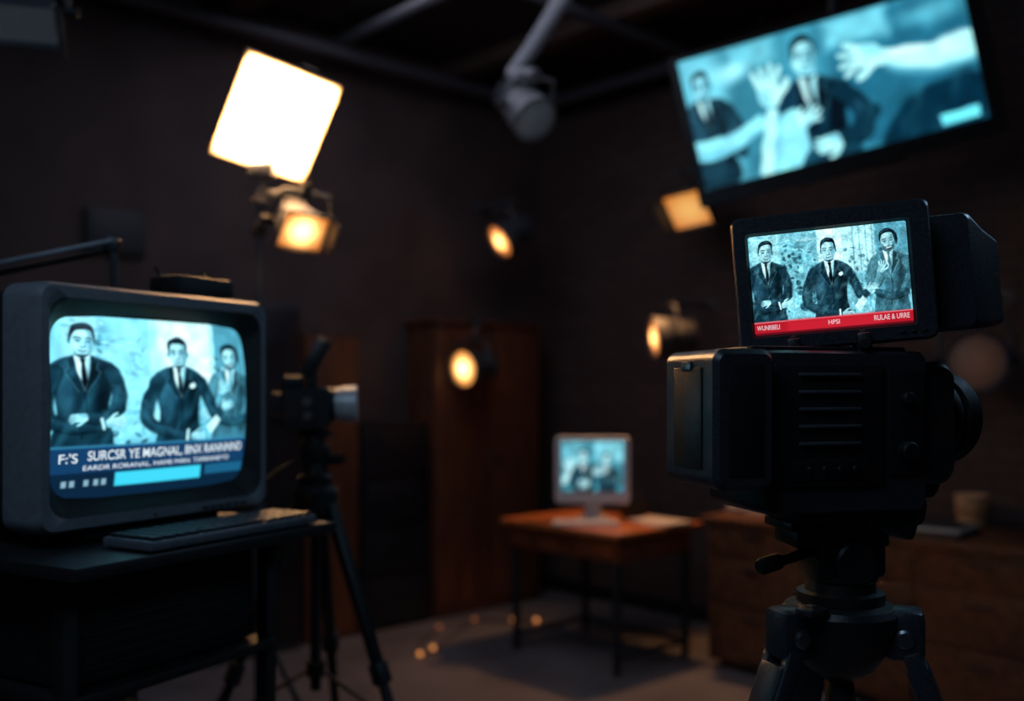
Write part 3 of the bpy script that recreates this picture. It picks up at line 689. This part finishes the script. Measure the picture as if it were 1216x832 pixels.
WARM=glow('tungsten_lens',(248,184,100),(216,116,38),.92)
WARMD=glow('tungsten_lens_soft',(240,152,74),(204,106,40),.82)
WARMB=glow('tungsten_lens_bright',(255,224,136),(236,134,42),1.15)
DIM=glow('dim_lens',(80,52,42),(52,36,30),.45,.12)
OFFL=mat('unlit_fresnel_lens',(120,130,140),.2,0,20,.1,.02,emit=(70,78,88),estr=.25)  # lamp is off; faint emission imitates light caught by the lens
def spot(name,pos,d,r,kind,lens,mount=None,length=None,roll=0,body=None,spotw=0,doors=True,tgt=None,ar=.014):
    global F
    body=body or LAMPG
    L=length or r*2.0
    g=group(name,pos); F=look(pos,d,roll)
    if kind=='round':
        lathe('can',(0,L,0),(0,-1,0),[(0,r*.35),(r*.12,r*.6),(L*.45,r*.78),(L*.5,r*.86),(L*.93,r*1.0),(L,r*1.06),(L+.012,r*1.06),(L+.012,r*.94),(L*.9,r*.9)],body,40)
        hotquad('lens',r*1.86,r*1.86,.012,lens,rnd=True)
        for i in range(5): lathe(f'fin_{i}',(0,L*.92-i*L*.07,0),(0,-1,0),[(0,r*.62),(.004,r*.84),(.008,r*.62)],body,24)
    else:
        loft('can',[rr(r*.9,r*.8,r*.15,L),rr(r*1.2,r*1.05,r*.15,L*.85),rr(r*1.5,r*1.3,r*.12,L*.4),rr(r*2.1,r*1.7,r*.06,.0),rr(r*2.1,r*1.7,r*.06,-.01),rr(r*1.98,r*1.58,r*.05,-.01),rr(r*1.9,r*1.5,r*.05,.012)],[body],cap0=True)
        hotquad('lens',r*1.94,r*1.54,.008,lens)
        for i in range(4): box(f'fin_{i}',(-r*.45+i*r*.3,L*.8,0),(.006,L*.4,r*1.2),body,.001)
        if doors:
            box('hood_top',(0,-r*.32,r*.98),(r*2.1,r*.75,.006),body,.002,(rad(-22),0,0))
            box('hood_side_a',(-r*1.14,-r*.28,0),(.006,r*.6,r*1.5),body,.002,(0,0,rad(-18)))
            box('hood_side_b',(r*1.14,-r*.28,0),(.006,r*.6,r*1.5),body,.002,(0,0,rad(18)))
    w=r*1.28 if kind!='round' else r*1.18
    tube('yoke',[(-w,L*.35,0),(-w,L*.4,r*.9),(-w*.8,L*.42,r*1.4),(w*.8,L*.42,r*1.4),(w,L*.4,r*.9),(w,L*.35,0)],.009,body,smooth=False)
    for e in (-1,1): cyl(f'yoke_knob_{e+1}',(e*w*.86,L*.35,0),(e*(w+.03),L*.35,0),.016,BLACK2)
    top=F@Vector((0,L*.42,r*1.4))
    if spotw:
        M=F@Matrix.Translation((0,-.05,0))@Matrix.Rotation(rad(90),4,'X')
        if tgt: M=Matrix.Translation(F@Vector((0,-.05,0)))@(Vector(tgt)-F@Vector((0,-.05,0))).to_track_quat('-Z','Y').to_matrix().to_4x4()
        lamp_data('beam','SPOT',spotw,(255,178,110),M,g,spot_size=rad(75),spot_blend=.9,shadow_soft_size=r*.6)
    F=Matrix.Identity(4)
    if mount:
        cyl('clamp',top-Vector((0,0,.03)),top+Vector((0,0,.03)),.02,BLACK2)
        for i,(a,b) in enumerate(zip([tuple(top)]+list(mount),list(mount))): cyl(f'mount_arm_{i}',a,b,ar,body)
        lathe('mount_flange',mount[-1],Vector(mount[-2] if len(mount)>1 else top)-Vector(mount[-1]),[(0,.045),(.008,.045),(.012,.02)],body)
    return g
CC=Vector((.2,7.5,0))
def towall(p,which):  # foot of the perpendicular on right/left wall
    p=Vector(p)
    n=Vector((.733,.68,0)) if which=='r' else Vector((-.68,.733,0))
    n.normalize(); d=(CC-Vector((p.x,p.y,0))).dot(n); return tuple(p+n*(d-.002))
spot('flood_light',(PX+.185,PY-.10,1.5+(460-276)*3.6/1182),(.46,-.66,-.56),.088,'sq',WARM,roll=4,length=.17,mount=[(PX+.03,PY,2.22),(PX+.014,PY,2.18)],spotw=8)
L2=(1.045,5.9,2.55); spot('flood_light.001',L2,(-.50,-.60,-.58),.14,'sq',WARM,mount=[(1.15,6.15,2.85),towall((1.15,6.15,2.85),'r')],roll=-6,spotw=95,tgt=(.6,5.5,.75))
L3=(-.08,6.6,2.47); spot('spotlight',L3,(-.72,-.40,-.50),.12,'round',WARMD,mount=[(.02,6.8,2.78),towall((.02,6.8,2.78),'l')],spotw=15,length=.25)
L4=(-.31,6.35,1.62); spot('spotlight.001',L4,(-.66,-.72,-.12),.12,'round',WARMB,mount=[(-.22,6.5,1.93)],spotw=15,length=.24)
L5=(.86,6.0,1.80); spot('spotlight.002',L5,(-.97,-.12,-.10),.125,'round',WARMD,mount=[(1.0,6.1,2.02),towall((1.0,6.1,2.02),'r')],spotw=15,length=.26)
L8=(2.22,4.75,1.62); spot('spotlight.003',L8,(-.25,-.95,-.1),.14,'round',DIM,mount=[(2.3,4.85,1.95),towall((2.3,4.85,1.95),'r')],length=.16)
spot('spotlight.004',(.11,4.9,2.82),(.42,-.55,-.6),.115,'round',OFFL,mount=[(-.0,5.0,3.06),(.1,5.0,3.20),(.40,5.0,3.695)],body=GREYM,length=.29,ar=.045)
spot('spotlight.005',(-1.48,3.0,2.60),(.15,-.5,-.8),.10,'sq',OFFL,mount=[(-1.52,3.1,3.0),(-1.52,3.1,3.695)],body=GREYM,length=.2)

# ================================================================ WALL TELEVISION
wt=group('wall_television',(1.48,4.6,2.86))
F=frame((1.478,4.6,2.862),-10,5,-12.8)
loft('housing',[rr(1.32,.68,.02,.05),rr(1.40,.72,.012,.03,.008,-.008),rr(1.40,.72,.012,0,.008,-.008),rr(1.395,.715,.012,-.006,.008,-.008),rr(1.295,.625,.004,-.006,-.006,.018),rr(1.28,.61,.004,.002,-.006,.018)],[BLACK,BLACK2],bands=[0,0,0,0,1],cap0=True)
WTM=screenmat('wall_television_display',1.15)
screen('display',WT,1.29,.62,WTM,-.006,.018,-.001)
box('rear_bulge',(0,.075,-.03),(.7,.06,.4),BLACK2,.02)
box('vesa_plate',(0,.115,0),(.3,.03,.3),DGREY,.004)
box('lower_speaker',(0,.0,-.372),(.5,.03,.02),BLACK2,.004)
a=F@Vector((0,.13,0)); F=Matrix.Identity(4)
cyl('mount_arm',a,(a.x+.06,a.y+.1,3.2),.03,DGREY); cyl('mount_drop',(a.x+.06,a.y+.1,3.17),(a.x+.06,a.y+.1,3.695),.03,DGREY)
lathe('ceiling_flange',(a.x+.06,a.y+.1,3.68),(0,0,1),[(0,.08),(.015,.08)],DGREY)

# ================================================================ DESK + COMPUTER
ANG=math.degrees(math.atan2(.68,.733))
dk=group('writing_desk',(.54,5.09,0)); F=frame((.54,5.09,0),ANG)   # x -> depth right, y -> left
box('top',(.34,.43,.735),(.72,.90,.032),WTOP,.006)
box('drawer_case',(.34,.43,.655),(.62,.80,.13),WDESK,.005)
for i,y in enumerate((.235,.625)):
    box(f'drawer_front_{i}',(.024,y,.655),(.014,.37,.10),WDESK,.004); lathe(f'drawer_pull_{i}',(.018,y,.655),(-1,0,0),[(0,.006),(.012,.006),(.014,.014),(.022,.012)],METAL,20)
box('side_panel',(.34,.026,.655),(.54,.010,.10),WDESK,.003)
for i,(x,y) in enumerate(((.05,.05),(.63,.05),(.05,.81),(.63,.81))): box(f'leg_{i}',(x,y,.30),(.034,.034,.60),DGREY,.003)
for i,(x,y,sx,sy) in enumerate(((.34,.05,.56,.02),(.34,.81,.56,.02),(.63,.43,.02,.74))): box(f'stretcher_{i}',(x,y,.09),(sx,sy,.025),DGREY,.003)
im=group('desktop_computer',(.45,5.61,.751)); F=frame((.452,5.60,.751),-6)
loft('display_housing',[rr(.40,.355,.02,.045,0,.285),rr(.42,.375,.025,.02,0,.285),rr(.42,.375,.025,-.004,0,.285),rr(.41,.365,.022,-.01,0,.285),rr(.352,.288,.004,-.01,0,.307),rr(.346,.282,.003,-.004,0,.307)],[WHITE,BLACK2],bands=[0,0,0,0,1],cap0=True)
screen('display',IM,.35,.286,screenmat('computer_display',1.15),0,.307,-.005)
beam('stand_neck',(0,.07,.01),(0,.045,.2),.09,.02,WHITE,side=(1,0,0))
box('stand_foot',(0,.03,.007),(.19,.17,.012),WHITE,.004)
kb2=group('keyboard.001',(.42,5.45,.751)); F=frame((.40,5.42,.751),-6)
box('base',(0,0,.01),(.36,.12,.016),WHITE,.004)
for r_ in range(4): 
    for c_ in range(12): box(f'key_{r_}_{c_}',(-.154+.028*c_,-.04+.027*r_,.021),(.023,.022,.007),PAPER,.002)
pp=group('paper_stack',(.8,5.5,.751)); F=frame((.80,5.52,.751),30)
for i in range(5): box(f'sheet_{i}',(.004*i,-.003*i,.0015+.003*i),(.21,.29,.0024),PAPER,.0004,(0,0,.05*i))
bk=group('pen_box',(.66,5.78,.751)); F=frame((.70,5.72,.751),20)
loft('box',[[(x,y,0) for x,y in ((-.06,-.04),(.06,-.04),(.06,.04),(-.06,.04))],[(x,y,.09) for x,y in ((-.065,-.045),(.065,-.045),(.065,.045),(-.065,.045))],[(x,y,.09) for x,y in ((-.058,-.038),(.058,-.038),(.058,.038),(-.058,.038))],[(x,y,.01) for x,y in ((-.054,-.034),(.054,-.034),(.054,.034),(-.054,.034))]],[BLACK2],cap0=True,cap1=True)
for i in range(4): cyl(f'pen_{i}',(-.03+.02*i,.0,.012),(-.045+.03*i,.015,.15),.004,[METAL,BLACK,WCRED,METAL][i])

# ================================================================ CREDENZA (right)
cr=group('credenza',(1.04,5.37,0)); F=frame((1.04,5.37,0),-math.degrees(THETA))  # x along front, y to wall
box('top',(1.15,.38,.795),(2.34,.80,.03),WCRED,.005)
box('carcass',(1.15,.39,.41),(2.28,.74,.74),WCRED,.004)
box('plinth',(1.15,.41,.025),(2.2,.68,.05),BLACK2,.003)
for i in range(4):
    x=.30+.57*i
    for j,(z,h) in enumerate(((.69,.15),(.48,.24),(.21,.27))):
        box(f'drawer_{i}_{j}',(x,.014,z),(.545,.018,h),WCRED,.005); box(f'pull_{i}_{j}',(x,-.004,z+h*.28),(.12,.02,.010),DGREY,.003)
mg=group('paper_cup',(2.28,4.93,.81)); 
F=frame((2.28,4.94,.811))
lathe('cup',(0,0,0),(0,0,1),[(0,.056),(.004,.060),(.15,.078),(.155,.080),(.160,.078),(.157,.074),(.02,.056),(.02,0)],CUP,40)
lathe('sleeve',(0,0,.045),(0,0,1),[(0,.0665),(.002,.069),(.06,.075),(.062,.073)],mat('cup_sleeve',(205,150,105),.8),40)
nb=group('notebook_stack',(2.02,4.76,.81)); F=frame((2.0,4.74,.811),-47.15)
for i,(w,d,h,m_) in enumerate(((.36,.26,.02,SLATE),(.34,.24,.018,PAPER),(.30,.22,.008,SLATE))):
    box(f'book_{i}',(0,0,sum((.02,.018,.008)[:i])+h/2),(w,d,h-.001),m_,.002,(0,0,.04*i))
pc=group('folded_papers',(1.35,5.55,.81)); F=frame((1.34,5.56,.811),-30)
for i in range(6): box(f'sheet_{i}',(.01*(i%3),.006*i,.004+.008*i),(.24,.18,.006),PAPER,.002,(0,0,.12*((i*7)%5-2)))
# ---------------- warm floor glints, imitated by glowing beads on an added cord
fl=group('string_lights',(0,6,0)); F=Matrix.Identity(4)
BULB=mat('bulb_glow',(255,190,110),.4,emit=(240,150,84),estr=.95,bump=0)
GLINT_DIM=mat('bulb_glow_dim',(200,130,80),.4,emit=(170,100,62),estr=.4,bump=0)
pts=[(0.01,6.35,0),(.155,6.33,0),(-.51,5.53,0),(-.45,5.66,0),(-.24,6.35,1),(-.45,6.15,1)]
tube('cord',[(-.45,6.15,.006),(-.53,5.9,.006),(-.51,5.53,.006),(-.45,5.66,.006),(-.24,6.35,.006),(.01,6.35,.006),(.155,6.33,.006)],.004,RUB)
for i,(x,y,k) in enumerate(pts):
    lathe(f'bulb_{i}',(x,y,.008),(0,0,1),[(0,.003),(.004,.012),(.015,.016),(.025,.011),(.028,0)],[BULB,GLINT_DIM][k],14)
cb=group('floor_cable',(0,4.5,0))
tube('cable',[(-1.0,4.3,.008),(-.6,4.2,.008),(-.2,4.0,.008),(.1,4.5,.008),(.5,4.3,.008),(.7,4.6,.008)],.008,RUB)

# ================================================================ move to room axes
bpy.context.view_layer.update()
for o in list(scene.collection.objects):
    if o.parent is None: o.matrix_basis=RZ@o.matrix_basis
bpy.context.view_layer.update()

# ================================================================ ROOM (axis aligned)
PARENT=None; F=Matrix.Identity(4)
x0,x1,y1,y0,HT=-5.362,2.70,5.247,-2.75,3.70
def room(name,c,s,m):
    bm=bmesh.new(); bmesh.ops.create_cube(bm,size=1)
    for v in bm.verts: v.co=Vector((v.co.x*s[0],v.co.y*s[1],v.co.z*s[2]))
    me=bpy.data.meshes.new(name); bm.to_mesh(me); bm.free(); me.materials.append(m)
    o=bpy.data.objects.new(name,me); o.location=c; scene.collection.objects.link(o); return o
def brick(name,c1,c2,mo,axis):
    m=bpy.data.materials.new(name); m.use_nodes=True; nt=m.node_tree; b=nt.nodes['Principled BSDF']
    tc=nt.nodes.new('ShaderNodeTexCoord'); sp=nt.nodes.new('ShaderNodeSeparateXYZ'); cb=nt.nodes.new('ShaderNodeCombineXYZ')
    nt.links.new(tc.outputs['Object'],sp.inputs[0]); nt.links.new(sp.outputs[axis],cb.inputs[0]); nt.links.new(sp.outputs['Z'],cb.inputs[1])
    t=nt.nodes.new('ShaderNodeTexBrick'); t.inputs['Scale'].default_value=1; t.inputs['Brick Width'].default_value=.24; t.inputs['Row Height'].default_value=.08; t.inputs['Mortar Size'].default_value=.006
    t.inputs['Color1'].default_value=(*s2l(c1),1); t.inputs['Color2'].default_value=(*s2l(c2),1); t.inputs['Mortar'].default_value=(*s2l(mo),1)
    nt.links.new(cb.outputs[0],t.inputs['Vector']); nt.links.new(t.outputs['Color'],b.inputs['Base Color']); b.inputs['Roughness'].default_value=.8
    bp=nt.nodes.new('ShaderNodeBump'); bp.inputs['Strength'].default_value=.4; bp.inputs['Distance'].default_value=.008; bp.invert=True
    nt.links.new(t.outputs['Fac'],bp.inputs['Height']); nt.links.new(bp.outputs['Normal'],b.inputs['Normal']); return m
BR=brick('dark_brick',(80,65,62),(70,57,55),(56,46,45),'X')
PL=mat('dark_plaster',(76,64,64),.85,0,3,.25,.1)
FLR=mat('concrete_floor',(104,102,108),.5,0,2.2,.3,.08)
CEI=mat('dark_ceiling',(46,42,42),.9,0,3,.2,.05)
W,D=x1-x0,y1-y0; mx,my=(x0+x1)/2,(y0+y1)/2
room('floor',(mx,my,-.05),(W+.4,D+.4,.1),FLR)
room('ceiling',(mx,my,HT+.05),(W+.4,D+.4,.1),CEI)
room('wall_north',(mx,y1+.1,HT/2),(W+.4,.2,HT),BR)
room('wall_south',(mx,y0-.1,HT/2),(W+.4,.2,HT),PL)
room('wall_west',(x0-.1,my,HT/2),(.2,D,HT),PL)
room('wall_east',(x1+.1,my,HT/2),(.2,D,HT),PL)
box('baseboard_west',(x0+.008,(y0+y1)/2,.05),(.016,D-.04,.1),BLACK2,.003)
box('baseboard_north',(mx,y1-.008,.05),(W-.04,.016,.1),BLACK2,.003)
# wardrobe and cabinets on the west wall
g=group('wooden_wardrobe',(x0+.15,y1-.77,0))
box('carcass',(x0+.165,y1-.77,.97),(.29,.94,1.90),WDOOR,.006); box('plinth',(x0+.16,y1-.77,.02),(.26,.90,.04),BLACK2,.002)
for e in (-1,1): box(f'door_{e+1}',(x0+.316,y1-.77+.235*e,.98),(.018,.455,1.80),WDOOR,.006); box(f'handle_{e+1}',(x0+.333,y1-.77+.03*e,1.0),(.018,.012,.14),METAL,.003)
box('cornice',(x0+.17,y1-.77,1.93),(.32,.98,.03),WDOOR,.006)
g=group('metal_filing_cabinet',(x0+.2,y1-1.54,0))
box('carcass',(x0+.165,y1-1.54,.64),(.29,.52,1.27),NAVY,.005)
for i in range(4): box(f'drawer_{i}',(x0+.316,y1-1.54,.18+.30*i),(.016,.48,.28),NAVY,.004); box(f'pull_{i}',(x0+.33,y1-1.54,.23+.30*i),(.014,.12,.012),DGREY,.002)
g=group('tall_bookcase',(x0+.2,y1-2.0,0))
box('side_a',(x0+.165,y1-1.84,.91),(.29,.02,1.82),WDOOR,.003); box('side_b',(x0+.165,y1-2.18,.91),(.29,.02,1.82),WDOOR,.003); box('door',(x0+.30,y1-2.01,.91),(.02,.32,1.78),WDOOR,.004)
box('back',(x0+.03,y1-2.01,.91),(.015,.33,1.80),WDOOR,.002)
for i in range(5): box(f'shelf_{i}',(x0+.16,y1-2.01,.03+.44*i),(.26,.32,.02),WDOOR,.002)
g=group('equipment_locker',(x0+.2,y1-2.55,0))
box('carcass',(x0+.18,y1-2.56,.99),(.34,.62,1.98),SLATE,.006)
for e in (-1,1): box(f'door_{e+1}',(x0+.357,y1-2.56+.15*e,1.0),(.014,.295,1.88),NAVY,.004)
for i in range(6): box(f'louver_{i}',(x0+.367,y1-2.56,1.6+.03*i),(.006,.42,.008),BLACK2,.001)
g=group('acoustic_panel',(x0+.03,y1-3.18,2.33))
box('frame',(x0+.02,y1-3.18,2.33),(.036,.32,.24),SLATE,.006); box('felt',(x0+.042,y1-3.18,2.33),(.012,.28,.20),SLATE,.004)
# overhead pipes and beams
g=group('lighting_pipe_grid',(mx,my,HT))
F=Matrix.Identity(4)
cyl('pipe_west',(x0+.25,y0+.3,3.52),(x0+.25,y1-.05,3.52),.04,LAMPG); cyl('pipe_north',(x0+.05,y1-.25,3.52),(x1-.3,y1-.25,3.52),.04,LAMPG)
cyl('pipe_cross',(x0+1.6,y0+.3,3.56),(x0+1.6,y1-.05,3.56),.035,LAMPG); cyl('pipe_cross_b',(x0+.05,y1-1.9,3.60),(x1-.3,y1-1.9,3.60),.035,LAMPG)
for i in range(6): cyl(f'hanger_{i}',(x0+.25,y1-.6-1.2*i,3.5),(x0+.25,y1-.6-1.2*i,3.70),.012,DGREY); cyl(f'hanger_n_{i}',(x0+.9+1.2*i,y1-.25,3.5),(x0+.9+1.2*i,y1-.25,3.70),.012,DGREY)
CB=mat('ceiling_beam',(90,74,68),.8,0,4,.2,.05)
PARENT=None
for i in range(4): box(f'trim_{i}',(mx,y1-.9-1.7*i,HT-.05),(W-.02,.14,.10),CB,.005)

# ================================================================ unseen fill lights, added to lift the dark room
def area(name,loc,tgt,e,col,sz):
    M=Matrix.Translation(loc)@(Vector(tgt)-Vector(loc)).to_track_quat('-Z','Y').to_matrix().to_4x4()
    return lamp_data(name,'AREA',e,col,RZ@M,None,size=sz)
area('overhead_softlight',(-.9,.2,3.4),(.2,2.2,1.2),21,(165,195,225),1.4)  # added cool fill for the rims of the foreground gear
area('overhead_softlight.001',(-.4,4.6,3.45),(0,5.6,0),17,(205,202,218),1.8)  # added fill for the back of the room
area('work_light',(1.9,2.2,2.6),(.5,1.5,1.4),7,(150,190,225),.5)  # added cool fill so the studio camera body reads, no real lamp
w=bpy.data.worlds.new('world'); scene.world=w; w.use_nodes=True; w.node_tree.nodes['Background'].inputs[0].default_value=(.004,.005,.007,1)

# ================================================================ CAMERA
cd=bpy.data.cameras.new('camera'); co=bpy.data.objects.new('camera',cd); scene.collection.objects.link(co)
cd.lens=35; cd.sensor_width=36; cd.shift_y=44/1216; cd.clip_start=.05
co.matrix_basis=RZ@Matrix.Translation((0,0,1.5))@Matrix.Rotation(rad(90),4,'X')
cd.dof.use_dof=True; cd.dof.focus_distance=1.43; cd.dof.aperture_fstop=1.8
scene.camera=co
